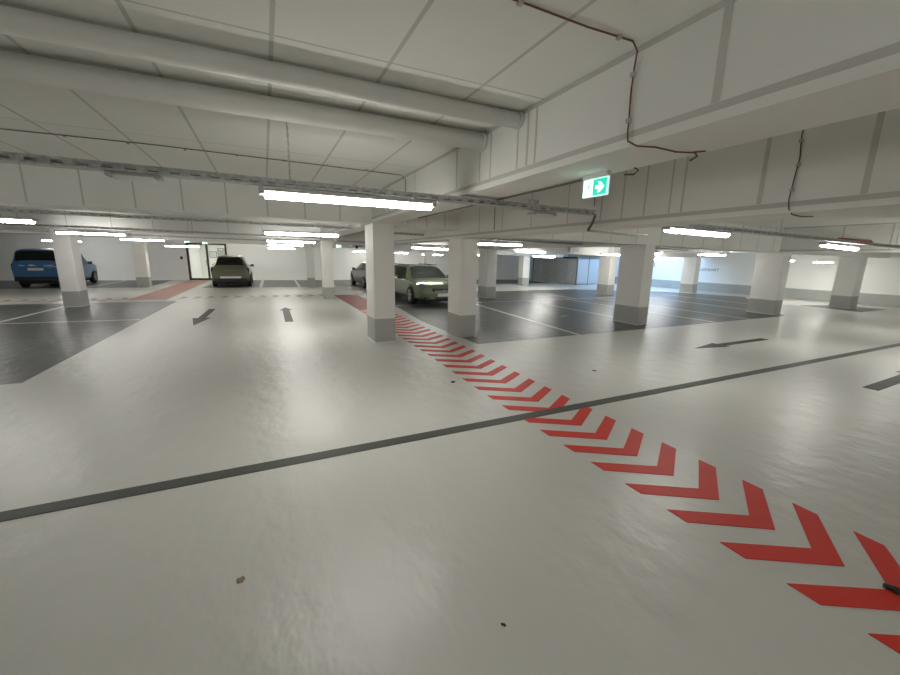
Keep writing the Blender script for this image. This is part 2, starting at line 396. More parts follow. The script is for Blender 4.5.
def arrow(tail, tip, w, hl, hw, label):
    t, p = Vector(tail), Vector(tip); d = (p-t).normalized(); n = Vector((-d.y, d.x)); b = p - d*hl
    paint('direction_arrow', [tuple(t-n*w), tuple(b-n*w), tuple(b-n*hw), tuple(p), tuple(b+n*hw), tuple(b+n*w), tuple(t+n*w)], 'arrow', .0045, label)
arrow((-1.58, 13.9), (-1.66, 10.85), .09, 1.2, .215, 'dark floor arrow pointing towards the viewer')
arrow((.465, 10.67), (.50, 13.6), .10, .62, .19, 'dark floor arrow pointing away from the viewer')
arrow((10.25, 4.71), (7.73, 4.70), .082, .85, .178, 'dark floor arrow pointing left in the right lane')
arrow((7.59, 2.12), (10.1, 2.20), .082, .85, .178, 'dark floor arrow cut off at the right edge')

# ------------------------------------------------------------------ light fittings
def light_proto(lit=True, L=1.5):
    r = empty('batten_light', (0, 0, 0))
    hb = MB()
    hb.poly([(-.055, .0), (.055, .0), (.045, .036), (-.045, .036)], -L/2, L/2)
    hb.build('housing', M['housing'], r, xf=Matrix(((0,0,1,0),(1,0,0,0),(0,1,0,0),(0,0,0,1))))
    P = []
    for i in range(2):
        x = (-L/2+.02, L/2-.02)[i]
        P.append([(x, .056*math.cos(PI+PI*j/10), .052*math.sin(PI+PI*j/10)) for j in range(11)])
    db = MB().grid(P)
    for i, x in enumerate((0, 1)): db.add(P[i], [tuple(range(11))])
    db.build('diffuser', M['tube' if lit else 'tube_cold'], r)
    for s in (-1, 1):
        MB().box(s*L/2-.022, -.058, -.02, s*L/2+.022, .058, .034).build('end_cap', M['housing'], r, bevel=.006)
    MB().box(-L*.3-.02, -.02, .036, -L*.3+.02, .02, .044).build('mounting_clip', M['galv'], r)
    MB().box(L*.3-.02, -.02, .036, L*.3+.02, .02, .044).build('mounting_clip', M['galv'], r)
    return r
first = {}
def light(x, y, z, label, lit=True, L=1.5, rz=0.0, tilt=0.0, group=None):
    key = (lit, L)
    if key not in first: o = first[key] = light_proto(lit, L)
    else: o = copy_tree(first[key])
    o.scale = (1, 1, 1 if lit else .55)
    o.location = (x, y, z); o.rotation_euler = (0, tilt, rz)
    for kk in ('label', 'category', 'group'):
        if kk in o: del o[kk]
    return tag(o, label, 'lamp', group)

light(.77, 3.65, 2.212, 'large lit tube lamp under the nearest cable tray, centre')
light(5.58, 3.60, 2.135, 'lit tube lamp right of the walkway above the second arrow', tilt=.015, L=1.36)
light(10.16, 3.72, 2.055, 'lit tube lamp beside the short red brown pipe', tilt=.03, L=1.36)
light(14.6, 3.75, 1.98, 'lit tube lamp cut off at the right frame edge', tilt=.02)
light(.78, 9.03, 2.155, 'lit tube lamp left of the front column, nearest of a stacked row of four')
light(.85, 14.08, 2.135, 'lit tube lamp left of the front column, second of a stacked row of four')
light(.90, 19.1, 2.12, 'lit tube lamp left of the front column, third of a stacked row of four')
light(.96, 25.5, 2.055, 'lit tube lamp left of the front column, last and smallest of four')
light(-4.2, 9.1, 2.195, 'lit tube lamp cut off at the left frame edge, upper')
light(-4.29, 14.26, 2.195, 'lit tube lamp in front of the left column, longest there')
light(-4.5, 20.3, 2.20, 'lit tube lamp right of the left column over the red path')
light(-3.75, 24.2, 2.03, 'lit tube lamp in front of the glazed door')
light(-9.05, 26.1, 2.175, 'lit tube lamp behind the left column over the blue van')
light(-8.85, 17.6, 2.21, 'lit tube lamp cut off at the left edge above the van roof')
light(6.27, 9.85, 2.12, 'lit tube lamp right of the second front column, nearest of its row')
light(5.75, 13.95, 2.04, 'lit tube lamp above the bonnet of the green estate car', tilt=.02)
light(10.55, 14.06, 2.01, 'lit tube lamp above the column beside the dark bays')
light(14.95, 18.6, 1.83, 'lit tube lamp left of the cage, lower of a stacked pair')
light(13.8, 17.2, 1.86, 'lit tube lamp left of the cage, upper of a stacked pair')
light(14.6, 8.80, 1.975, 'lit tube lamp above the bluish wall lettering')
light(14.6, 13.25, 1.965, 'lit tube lamp between the cage and the centre right column')
light(14.9, 11.6, 2.03, 'lit tube lamp at the left edge of the centre right column')
light(5.8, 25.0, 1.96, 'lit tube lamp over the dark grey parked car, left of the front column')
light(7.95, 25.0, 1.93, 'lit tube lamp above the roof rear of the green estate car')
light(10.05, 24.0, 1.86, 'small far lit tube lamp crossing the rear column behind the estate car')
light(10.2, 18.9, 1.87, 'lit tube lamp at the right edge of the second front column, lower')
light(20.6, 9.3, 1.83, 'lit tube lamp between the two right columns, upper')
light(21.5, 8.3, 1.79, 'lit tube lamp between the two right columns, lower')
light(18.3, 13.2, 1.84, 'lit tube lamp left of the lettering column, first of two')
light(20.2, 15.1, 1.83, 'lit tube lamp left of the lettering column, second of two')
light(19.6, 3.8, 1.98, 'added unseen tube lamp over the right lane outside the frame')  # out of view, added for its light on the floor
light(-9.2, 27.2, 2.72, 'added unseen tube lamp high by the back wall over the blue van')  # this and the next two: added above the sight line to brighten the back wall
light(-1.2, 26.6, 2.72, 'added unseen tube lamp high by the back wall over the olive hatchback')
light(6.3, 25.9, 2.72, 'added unseen tube lamp high by the back wall over the dark grey car')
light(.77, -1.9, 2.28, 'added unseen tube lamp behind the viewer in the middle lane')  # this and the next two: off-frame lamps added to light the near floor
light(-4.6, 3.65, 2.30, 'added unseen tube lamp left of the frame over the near lane')
light(8.2, -2.2, 2.2, 'added unseen tube lamp behind the viewer over the right lane')
light(-.80, 3.65, 2.245, 'small unlit lamp under the nearest cable tray at left', lit=False, L=.28)
light(2.86, 3.65, 2.205, 'small unlit lamp under the right end of the nearest tray', lit=False, L=.28)

# ------------------------------------------------------------------ cable trays
def tray(label, p, q, w=.10, h=.055, pitch=.13, hangers=(), chain=False):
    """perforated galvanised channel from p to q (underside), with cables in it"""
    p, q = Vector(p), Vector(q); L = (q-p).length
    r = empty('cable_tray', p); d = q-p
    r.rotation_euler = (0, -math.atan2(d.z, math.hypot(d.x, d.y)), math.atan2(d.y, d.x))
    tag(r, label, 'cable tray')
    m = MB().box(0, -w/2, 0, L, w/2, .004)
    for s in (-1, 1):
        y0, y1 = (s*w/2-.002, s*w/2+.002)
        m.box(0, y0, 0, L, y1, h*.26).box(0, y0, h*.74, L, y1, h)
        x = 0
        while x < L:
            m.box(x, y0, h*.2, min(L, x+pitch*.52), y1, h*.8); x += pitch
    m.build('tray_channel', M['galv'], r)
    c = MB()
    for i, (yy, rr) in enumerate(((-.02, .011), (.012, .013), (.03, .009))):
        c.tube([(L*j/12, yy + .006*math.sin(j*1.7+i), .006+rr) for j in range(13)], rr, 6)
    c.build('cable_bundle', M['cable'], r)
    for x in hangers:
        top = CZ - (p.z + d.z*x/L)
        hm = MB()
        if chain:
            n = int((top-h)/.028)
            for j in range(n):
                z = h + .028*j + .014
                ring = [(x + (0 if j % 2 else .006*math.cos(t)), (.006*math.cos(t) if j % 2 else 0), z + .018*math.sin(t)) for t in [2*PI*u/10 for u in range(11)]]
                hm.tube(ring, .0025, 5, caps=False)
        else: hm.tube([(x, 0, h), (x, 0, top)], .005, 6)
        hm.build('hanger_chain' if chain else 'hanger_rod', M['galv'], r)
    return r
tray('nearest perforated steel cable tray under the ceiling, with the large lamp', (-6.5, 3.65, 2.305), (3.62, 3.65, 2.24), hangers=(6.74,), chain=True)
tray('steel cable tray in the right lane with two lamps under it', (4.3, 3.6, 2.195), (22, 3.6, 1.93), hangers=(1.2, 3.4, 8.0))
tray('second cable tray behind the left cross beam', (-12, 9.1, 2.36), (1.85, 9.1, 2.29), hangers=(4.0, 8.1, 12.4))
tray('short cable tray end right of the front column', (2.35, 9.5, 2.25), (4.6, 9.5, 2.22), hangers=(1.8,))
tray('third cable tray from the front, left of the front column', (-12, 14.15, 2.39), (1.85, 14.15, 2.25), hangers=(6, 10))
tray('third row cable tray behind the green estate car', (2.35, 14.0, 2.16), (8.5, 14.0, 2.07), hangers=(1.5, 4.5))
tray('fourth cable tray from the front on the left', (-12, 20.2, 2.42), (1.85, 19.2, 2.24), hangers=(5.0, 9.0))
tray('cable tray above the two right bays and steel cage', (4.8, 9.75, 2.22), (15.0, 9.0, 2.06), hangers=(2.0, 6.0))

# tray end box and drop
jb = MB().box(2.62, 3.585, 2.24, 2.76, 3.60, 2.345).build('junction_box', M['galv'], bevel=.004)
tag(jb, 'small grey junction plate clipped to the nearest cable tray', 'junction box')
cd = MB().tube([(3.62, 3.65, 2.26), (3.66, 3.65, 2.24), (3.64, 3.66, 2.16), (3.58, 3.67, 2.06)], .016, 8).build('cable_drop', M['cable'])
tag(cd, 'grey cable hanging from the right end of the nearest tray', 'cable')
cd2 = MB().tube([(3.58, 3.67, 2.06), (3.75, 3.67, 2.055), (4.3, 3.67, 2.04), (4.62, 3.66, 2.05)], .012, 8).build('conduit', M['galv'])
tag(cd2, 'thin grey conduit running right under the second ceiling beam', 'conduit')

# ------------------------------------------------------------------ pipes under the ceiling
def pipe(name, label, p, q, r, brackets):
    p, q = Vector(p), Vector(q)
    root = empty(name, p); tag(root, label, 'pipe', None)
    d = q-p
    MB().tube([(0,0,0), tuple(d*.33), tuple(d*.66), tuple(d)], r, 28).build('pipe_run', M['pipe'], root)
    for t in brackets:
        c = d*t
        b = MB()
        b.tube([tuple(c - d.normalized()*.006), tuple(c + d.normalized()*.006)], r+.004, 24)
        MB().tube([tuple(c+Vector((0,0,r))), (c.x, c.y, CZ-p.z)], .006, 6).build('pipe_hanger', M['galv'], root)
    MB().tube([tuple(d-Vector((.03,0,0))), tuple(d-Vector((.004,0,0)))], r+.006, 28).build('pipe_collar', M['pipe'], root)
pipe('ceiling_pipe', 'thick grey ceiling pipe nearest the viewer, ends at the beam', (-9, 2.76, 2.745), (1.88, 2.75, 2.768), .057, (.60, .78, .93))
pipe('ceiling_pipe', 'thick grey ceiling pipe farther from the viewer, beside the first', (-9, 3.32, 2.725), (1.88, 3.31, 2.748), .074, (.58, .76, .92))
rp = MB().tube([(13.55, 5.0, 2.315), (15.3, 5.0, 2.315)], .07, 16).build('ceiling_pipe', M['red_pipe'])
tag(rp, 'short red brown pipe under the ceiling at right', 'pipe')

# ------------------------------------------------------------------ wires with clips
def wire(label, pts, r, m, clips=()):
    root = empty('surface_wire', pts[0]); tag(root, label, 'cable')
    o = Vector(pts[0])
    MB().tube([Vector(p)-o for p in pts], r, 7).build('cable_run', M[m], root)
    for c in clips:
        v = Vector(c)-o
        MB().box(v.x-.012, v.y-.012, v.z-.012, v.x+.012, v.y+.012, v.z+.012).build('cable_clip', M['housing'], root, bevel=.003)
wire('thin red cable over the ceiling and down the nearest beam', [(-.9, 1.70, 2.825), (.2, 1.68, 2.825), (1.10, 1.65, 2.825), (1.5, 1.65, 2.82), (1.80, 1.645, 2.825), (1.855, 1.66, 2.80), (1.872, 1.685, 2.72), (1.873, 1.69, 2.6), (1.872, 1.683, 2.47), (1.87, 1.682, 2.42), (1.853, 1.66, 2.36), (1.858, 1.60, 2.322), (1.93, 1.545, 2.313), (2.1, 1.545, 2.310), (2.22, 1.54, 2.320), (2.29, 1.50, 2.328)],
     .0045, 'red_cable', [(1.10, 1.65, 2.822), (1.70, 1.645, 2.822), (1.870, 1.686, 2.70), (1.870, 1.683, 2.47)])
wire('thin dark cable running down the face of the second beam', [(3.712, 1.70, 2.82), (3.712, 1.715, 2.66), (3.711, 1.70, 2.5), (3.710, 1.712, 2.32), (3.70, 1.715, 2.20), (3.69, 1.70, 2.13), (3.73, 1.69, 2.088), (3.9, 1.70, 2.083), (4.10, 1.71, 2.095)],
     .0042, 'black_cable', [(3.712, 1.713, 2.62), (3.711, 1.702, 2.45), (3.710, 1.712, 2.27)])
wire('thin grey cable crossing the ceiling behind the two thick pipes', [(-7, 5.44, 2.82), (-3, 5.40, 2.82), (-1, 5.30, 2.82), (.5, 5.37, 2.82), (1.80, 5.45, 2.82), (1.868, 5.46, 2.77), (1.868, 5.47, 2.42)],
     .0055, 'cable', [(-2.2+.5*i, 5.37, 2.822) for i in range(8)])
wire('thin grey conduit along the underside of the nearest beam', [(2.27, 6.0, 2.318), (2.27, 4.0, 2.318), (2.27, 2.36, 2.318)], .009, 'cable')
wire('short black cable loop hanging beside the exit sign', [(2.30, 1.985, 2.334), (2.31, 1.955, 2.31), (2.31, 1.99, 2.29), (2.30, 2.06, 2.30)], .006, 'black_cable')
wire('short black cable end under the beam where the red cable stops', [(2.28, 1.56, 2.334), (2.31, 1.56, 2.315), (2.31, 1.60, 2.30)], .006, 'black_cable')
wire('vertical grey cable on the second beam above the tray end', [(3.712, 3.74, 2.8), (3.712, 3.74, 2.5), (3.70, 3.72, 2.36)], .006, 'cable')
wire('vertical dark cable on the cross beam between the front columns', [(3.713, 6.05, 2.7), (3.713, 6.05, 2.5), (3.713, 6.05, 2.2)], .007, 'cable')

# ------------------------------------------------------------------ signs
def exit_sign(label, loc, rz, w=.235, h=.125, stem=.04):
    """lit rescue sign; its face looks along local -y; runner on the left, arrow to the right"""
    r = empty('exit_sign', loc, rz); tag(r, label, 'sign')
    MB().box(-w/2, -.02, -stem, w/2, .02, 0).build('sign_housing', M['box_white'], r, bevel=.004)
    z1, z0 = -stem, -stem-h
    MB().box(-w/2, -.008, z0, w/2, .008, z1).build('sign_plate', M['acrylic'], r)
    for s in (-1, 1):
        y = s*.009
        f = MB()
        def rect(a, b, c, d_, mi, lay=0):
            yy = y + s*.0006*lay
            f.add([(a, yy, b), (c, yy, b), (c, yy, d_), (a, yy, d_)], [(0,1,2,3)], mi)
        def pg(pts, mi, lay): f.add([(px, y + s*.0006*lay, pz) for px, pz in pts], [tuple(range(len(pts)))], mi)
        e = .008
        xm = -w/2 + w*.42
        rect(-w/2+e, z0+e, xm, z1-e, 1); rect(xm, z0+e, w/2-e, z1-e, 0)
        zc = (z0+z1)/2; xa = (xm+w/2)/2
        pg([(xa-.042, zc-.011), (xa-.004, zc-.011), (xa-.022, zc-.036), (xa+.000, zc-.036), (xa+.040, zc), (xa+.000, zc+.036), (xa-.022, zc+.036), (xa-.004, zc+.011), (xa-.042, zc+.011)], 1, 1)
        x0 = -w/2+e                                  # doorway and the running figure
        pg([(x0+.006, z0+.016), (x0+.011, z0+.016), (x0+.011, z1-.020), (x0+.034, z1-.020), (x0+.034, z1-.015), (x0+.006, z1-.015)], 0, 1)
        xc = x0+.050
        pg([(xc+.004+.008*math.cos(t*PI/5), zc+.034+.008*math.sin(t*PI/5)) for t in range(10)], 0, 1)
        pg([(xc-.006, zc+.022), (xc+.006, zc+.026), (xc+.002, zc-.004), (xc-.012, zc-.006)], 0, 1)
        pg([(xc+.004, zc+.024), (xc+.020, zc+.012), (xc+.018, zc+.006), (xc+.003, zc+.016)], 0, 1)
        pg([(xc-.006, zc+.022), (xc-.022, zc+.010), (xc-.019, zc+.006), (xc-.004, zc+.014)], 0, 1)
        pg([(xc-.006, zc-.004), (xc+.002, zc-.004), (xc+.016, zc-.018), (xc+.012, zc-.038), (xc+.006, zc-.036), (xc+.007, zc-.020)], 0, 1)
        pg([(xc-.012, zc-.006), (xc-.004, zc-.006), (xc-.012, zc-.024), (xc-.030, zc-.034), (xc-.032, zc-.028), (xc-.018, zc-.020)], 0, 1)
        f.build('sign_face', [M['sign_green'], M['sign_white']], r, rec=False)
    return r
exit_sign('green lit exit sign with running figure and arrow under the nearest beam', (2.22, 2.235, 2.33), -PI/2, stem=.035)
exit_sign('small far green exit sign right of the slim column', (2.60, 15.45, 2.125), 0, .20, .11, .03)
exit_sign('small far green exit sign left of the door, hung lower left', (-3.68, 25.2, 2.38), 0, .26, .13, .03)
exit_sign('small far green exit sign above the glazed door frame', (-2.88, 25.4, 2.33), 0, .26, .13, .03)

ad = empty('air_duct', (-7.7, 21.35, 2.32))
MB().box(-6.3, -.35, 0, 0, .35, .32).build('duct_body', M['pipe'], ad, bevel=.01)
for q in (-5.5, -3, -.6): MB().tube([(q, 0, .30), (q, 0, CZ-2.32)], .008, 6).build('hanger_rod', M['galv'], ad)
tag(ad, 'rectangular grey duct hanging across the ceiling behind the left column top', 'duct')
# white boxes hung under the beams
tag(MB().box(12.72, 14.0, 2.05, 13.26, 14.12, 2.22).build('ceiling_box', M['box_white'], bevel=.008), 'white rectangular box under the ceiling above the cage', 'box')
tag(MB().box(20.95, 13.2, 1.94, 21.3, 13.32, 2.12).build('ceiling_box', M['box_white'], bevel=.008), 'white rectangular box on top of the lettering column', 'box')
ca = MB().box(3.05, 15.2, 2.05, 3.45, 15.4, 2.08).tube([(3.25, 15.3, 2.06), (3.25, 15.3, 1.97)], .05, 10)
tag(ca.build('ceiling_sensor', M['black']), 'small dark sensor hanging under the tray beside the slim column', 'sensor')
fa = MB().box(-1.62*k, -.04, 1.28, -1.50*k, -.001, 1.45).build('call_point', M['black'], xf=WB, bevel=.005)
tag(fa, 'small dark switch box on the wall left of the glazed door', 'switch')

# ------------------------------------------------------------------ lettering on the right wall
def lettering(txt, label, y, z, size, name):
    cu = bpy.data.curves.new(name, 'FONT'); cu.body = txt; cu.size = size; cu.extrude = .001; cu.space_character = 1.15
    cu.materials.append(M['text'])
    o = bpy.data.objects.new(name, cu); COL.objects.link(o)
    o.location = (XR-.004, y, z); o.rotation_euler = (PI/2, 0, -PI/2)
    dg = bpy.context.evaluated_depsgraph_get(); dg.update()
    me = bpy.data.meshes.new_from_object(o.evaluated_get(dg)); 
    n = bpy.data.objects.new(name, me); n.matrix_world = Matrix.LocRotScale(o.location, o.rotation_euler.to_quaternion(), None)
    COL.objects.link(n); bpy.data.objects.remove(o)
    return tag(n, label, 'lettering')
lettering('AUSFAHRT', 'dark exit word painted on the bluish right wall', 14.74, 1.17, .225, 'painted_word')
lettering('3', 'single dark numeral on the bluish wall beside the centre column', 17.74, 1.33, .36, 'painted_numeral')

# ------------------------------------------------------------------ steel cage at the far right
cg = empty('storage_cage', (19.1, 20.25, 0)); tag(cg, 'tall grey sheet steel storage enclosure with mesh front at far right', 'storage cage')
for i in range(5):
    y0 = .02 + i*.95
    MB().box(-.02, y0, .03, .02, y0+.90, 1.70).box(-.03, y0, .03, -.02, y0+.03, 1.70).box(-.03, y0, .85, -.02, y0+.90, .87).build('side_panel', M['cage'], cg)
for i in range(2):
    x0 = .05 + i*1.0
    p = MB().box(x0, -.02, .05, x0+.95, .0, 1.72).box(x0, -.035, .05, x0+.04, -.02, 1.72).box(x0, -.035, 1.68, x0+.95, -.02, 1.72).box(x0, -.035, .05, x0+.95, -.02, .09)
    tag(p.build('front_panel', M['cage_mesh'], cg), 'pale mesh front panel' if i == 0 else 'darker mesh front panel')
for x, y in ((0, 0), (1.03, 0), (2.05, 0), (0, 4.8)):
    MB().box(x-.03, y-.03, 0, x+.03, y+.03, 1.78).build('cage_post', M['steel_door'], cg)
MB().box(0, 0, 1.76, 2.05, 4.8, 1.79).build('cage_roof', M['steel_door'], cg)
MB().box(-.05, 0, 1.74, 0, 4.8, 1.86).build('top_rail', M['black'], cg)

# ------------------------------------------------------------------ vehicles
def pch(xs, ys, x):
    """monotone cubic through the section table"""
    n = len(xs)
    if x <= xs[0]: return ys[0]
    if x >= xs[-1]: return ys[-1]
    h = [xs[i+1]-xs[i] for i in range(n-1)]; dl = [(ys[i+1]-ys[i])/h[i] for i in range(n-1)]
    m = [dl[0]] + [0 if dl[i-1]*dl[i] <= 0 else 2*dl[i-1]*dl[i]/(dl[i-1]+dl[i]) for i in range(1, n-1)] + [dl[-1]]
    i = max(j for j in range(n-1) if xs[j] <= x)
    t = (x-xs[i])/h[i]
    return (2*t**3-3*t**2+1)*ys[i] + (t**3-2*t**2+t)*h[i]*m[i] + (-2*t**3+3*t**2)*ys[i+1] + (t**3-t**2)*h[i]*m[i+1]

class Shape:
    def __init__(s, rows): s.xs = [r[0] for r in rows]; s.c = list(zip(*[r[1:] for r in rows]))
    def ring(s, u):
        zb, zl, zt, wb, wl, wt = [pch(s.xs, c, u) for c in s.c]
        wm = max(wb, wl)+.015; zm = zb + (zl-zb)*.58
        e = min(.07, max(.008, (zt-zl)*.35))
        return [(0, zb), (wb*.86, zb), (wb, zb+.07), (wm, zm), (wl, zl), (wt, zt-e), (wt*.80, zt-e*.25), (wt*.4, zt), (0, zt)]
    def at(s, u, v):
        """v in 0..16 round the ring from the bottom centre, left side then right"""
        side = 1
        if v > 8: v = 16-v; side = -1
        R = s.ring(u); i = min(7, int(v)); t = v-i
        y = R[i][0]*(1-t)+R[i+1][0]*t; z = R[i][1]*(1-t)+R[i+1][1]*t
        return Vector((u, side*y, z))
    def off(s, u, v, d):
        a = s.at(u+.01, v)-s.at(u-.01, v); b = s.at(u, min(16, v+.03))-s.at(u, max(0, v-.03))
        n = b.cross(a)
        if n.length < 1e-9: n = Vector((0,0,1))
        n.normalize(); p = s.at(u, v)
        c = Vector((u, 0, .7))
        if (p-c).dot(n) < 0 and abs((p-c).normalized().dot(n)) > .05: n = -n
        return p + n*d
    def patch(s, corners, d=.008, nu=8, nv=6):
        """corners: (u, v) at a, b, c, e -> bilinear patch lifted off the skin"""
        (a, b, c, e) = corners; P = []
        for i in range(nu+1):
            t = i/nu; row = []
            for j in range(nv+1):
                w = j/nv
                u = (a[0]*(1-w)+b[0]*w)*(1-t) + (e[0]*(1-w)+c[0]*w)*t
                v = (a[1]*(1-w)+b[1]*w)*(1-t) + (e[1]*(1-w)+c[1]*w)*t
                row.append(s.off(u, v, d))
            P.append(row)
        return MB().grid(P)

def wheel(root, x, y, r, side, w=.21):
    wm = MB(); n = 28
    prof = [(-w/2, r*.66), (-w/2, r*.93), (-w*.36, r), (w*.36, r), (w/2, r*.93), (w/2, r*.66)]
    P = [[(x+q*math.cos(2*PI*i/n), y+p, r+q*math.sin(2*PI*i/n)) for p, q in prof] for i in range(n+1)]
    wm.grid(P)
    wh = wm.build('wheel', M['rubber'], root)
    rm = MB(); yy = y + side*w*.42
    rm.grid([[(x+q*math.cos(2*PI*i/n), yy+side*p, r+q*math.sin(2*PI*i/n)) for p, q in ((0, r*.67), (.012, r*.64), (0, r*.58))] for i in range(n+1)])
    for i in range(5):
        t = 2*PI*i/5 + PI/2
        for s in (-.13, .13):
            c, sn = math.cos(t), math.sin(t); px, pz = -sn, c
            a = [(x + rr*c + px*(s*rr*.9 + g), yy, r + rr*sn + pz*(s*rr*.9 + g)) for rr, g in ((r*.12, -.014), (r*.12, .014), (r*.62, .014), (r*.62, -.014))]
            rm.add(a, [(0,1,2,3)])
    rm.tube([(x, yy-.01, r), (x, yy+side*.012, r)], r*.17, 12)
    rm.build('rim', M['rim'], wh)
    bd = MB().tube([(x, yy-side*.05, r), (x, yy-side*.045, r)], r*.62, 20); bd.build('brake_disc', M['plastic'], wh)

def car(name, label, cat, loc, rz, rows, paint_m, L, wb0, wb1, r, half, glass, tail, head, rear=True, extra=None, sz=1.0):
    root = empty(name, loc, rz); tag(root, label, cat)
    S = Shape([(u, zb*sz, zl*sz, zt*sz, a, b, c) for u, zb, zl, zt, a, b, c in rows])
    us = [rows[0][0]]; x = us[0]
    while x < L-.001:
        x += .02 if (x < .6 or x > L-.5) else .06
        us.append(min(x, L))
    vs = [i*.25 for i in range(65)]
    body = MB().grid([[S.at(u, v) for v in vs] for u in us])
    for u in (us[0], us[-1]):
        body.add([S.at(u, i) for i in range(16)], [tuple(range(16))])
    body.build('car_body', M[paint_m], root)
    for nm, cs in glass:
        S.patch(cs).build(nm, M['car_glass'], root)
    for nm, cs in tail: S.patch(cs, .012).build('tail_light', M['tail'], root)
    for nm, cs in head: S.patch(cs, .012).build('head_light', M['head'], root)
    for side in (1, -1):
        for wx in (wb0, wb1):
            y = side*(half-.10)
            a = MB(); n = 20
            P = [[(wx+q*math.cos(PI*i/n*1.1-.16), side*(half+p), r+q*math.sin(PI*i/n*1.1-.16)) for p, q in ((-.25, r*1.13), (.012, r*1.13), (.012, r*1.22), (-.25, r*1.22))] for i in range(n+1)]
            a.grid(P)
            a.add([(wx+r*1.13*math.cos(2*PI*i/24), side*(half-.012), r+r*1.13*math.sin(2*PI*i/24)) for i in range(24)] , [tuple(range(24))])
            a.add([(wx+r*1.13*math.cos(2*PI*i/24), side*(half+.006), max(.2, r+r*1.13*math.sin(2*PI*i/24))) for i in range(24)] , [tuple(range(24))])
            a.build('wheel_arch', M['plastic'], root)
            wheel(root, wx, side*(half-.065), r, side)
        mx, mz = extra['mirror']
        mb = MB().poly([(mx-.04, -.10), (mx+.09, -.07), (mx+.10, .07), (mx-.04, .09)], 0, .13)
        mb.build('wing_mirror', M[extra.get('mirror_m', paint_m)], root, bevel=.02,
                 xf=Matrix.Translation((0, side*(half+.09), mz)) )
        MB().box(mx-.02, side*(half-.06)-.05, mz+.02, mx+.02, side*(half-.06)+.05, mz+.06).build('mirror_arm', M['plastic'], root)
    for o in extra.get('parts', ()): o(S, root)
    return root

def plate(x, z, w=.52, h=.11, nx=-1, tilt=0.0):
    def f(S, root):
        o = MB().box(x-.008, -w/2, z-h/2, x+.008, w/2, z+h/2).build('number_plate', M['plate'], root)
    return f
def pat(nm, cs, m, d=.011, label=None):
    def f(S, root):
        o = S.patch(cs, d).build(nm, M[m], root)
        if label: tag(o, label)
    return f
def boxpart(nm, b, m, bevel=.0, label=None):
    def f(S, root):
        o = MB().box(*b).build(nm, M[m], root, bevel=bevel)
        if label: tag(o, label)
    return f
def sym(cs): return [(u, 16-v) for u, v in cs]

# olive hatchback, tail towards the viewer
rowsA = [(0, .40, .66, .72, .76, .80, .70), (.04, .34, .82, .90, .84, .88, .76), (.10, .30, .96, 1.04, .87, .90, .74), (.16, .28, 1.0, 1.09, .88, .91, .72),
         (.50, .26, 1.02, 1.50, .90, .915, .60), (.70, .24, 1.02, 1.565, .90, .92, .60), (1.5, .22, 1.0, 1.60, .90, .92, .63), (2.3, .22, .99, 1.56, .90, .92, .62),
         (3.2, .22, .96, 1.03, .90, .91, .70), (3.8, .24, .88, .95, .88, .89, .66), (4.25, .26, .72, .78, .78, .80, .55), (4.42, .32, .55, .60, .62, .64, .45)]
sideA = [(.75, 4.2), (.95, 4.92), (2.2, 4.92), (2.85, 4.2)]
rowsA = [(u, a, b, c, w0*.92, w1*.92, w2*.92) for u, a, b, c, w0, w1, w2 in rowsA]
car('parked_car', 'olive green hatchback parked tail first by the glazed door', 'car', (-1.60, 22.45, 0), PI/2, rowsA, 'olive', 4.42, .82, 3.45, .335, .842,
    [('rear_window', [(.19, 5.1), (.19, 10.9), (.48, 10.9), (.48, 5.1)]), ('windscreen', [(2.36, 5.2), (2.36, 10.8), (3.12, 10.8), (3.12, 5.2)]), ('side_window', sideA), ('side_window', sym(sideA))],
    [('l', [(.035, 3.55), (.035, 4.4), (.13, 4.4), (.13, 3.3)]), ('r', sym([(.035, 3.55), (.035, 4.4), (.13, 4.4), (.13, 3.3)]))],
    [('l', [(4.0, 4.05), (4.0, 4.6), (4.3, 4.6), (4.3, 4.05)]), ('r', sym([(4.0, 4.05), (4.0, 4.6), (4.3, 4.6), (4.3, 4.05)]))],
    extra={'mirror': (2.65, .98), 'mirror_m': 'plastic', 'parts': [
        boxpart('number_plate', (-.03, -.46, .47, -.005, .46, .56), 'plate', .0, 'pale strip across the rear bumper'),
        boxpart('rear_bumper', (-.02, -.74, .30, .25, .74, .47), 'plastic', .03),
        boxpart('tailgate_lettering', (.025, -.26, .80, .045, .26, .845), 'chrome'),
        boxpart('roof_spoiler', (.42, -.55, 1.49, .62, .55, 1.53), 'olive', .012),
        boxpart('underbody', (.25, -.75, .16, 4.1, .75, .30), 'plastic')]})

# sage green estate, nose towards the viewer: local +x = -y
rowsB = [(0, .40, .70, .76, .76, .80, .66), (.06, .32, .90, .98, .84, .87, .70), (.14, .28, .98, 1.07, .88, .90, .68), (.55, .24, 1.0, 1.44, .90, .92, .57),
         (.9, .22, .98, 1.47, .91, .93, .60), (2.2, .2, .96, 1.50, .91, .93, .63), (2.9, .2, .95, 1.45, .91, .93, .61), (3.75, .2, .93, .985, .91, .92, .76),
         (4.3, .22, .86, .93, .90, .90, .72), (4.68, .24, .74, .82, .84, .86, .62), (4.86, .24, .62, .68, .72, .75, .50), (4.94, .28, .50, .54, .58, .60, .40)]
sideB1 = [(.95, 4.2), (1.1, 4.93), (1.75, 4.93), (1.75, 4.2)]
sideB2 = [(1.85, 4.2), (1.85, 4.93), (2.75, 4.93), (3.3, 4.2)]
hl = [(4.45, 4.02), (4.40, 4.75), (4.76, 4.9), (4.84, 4.05)]
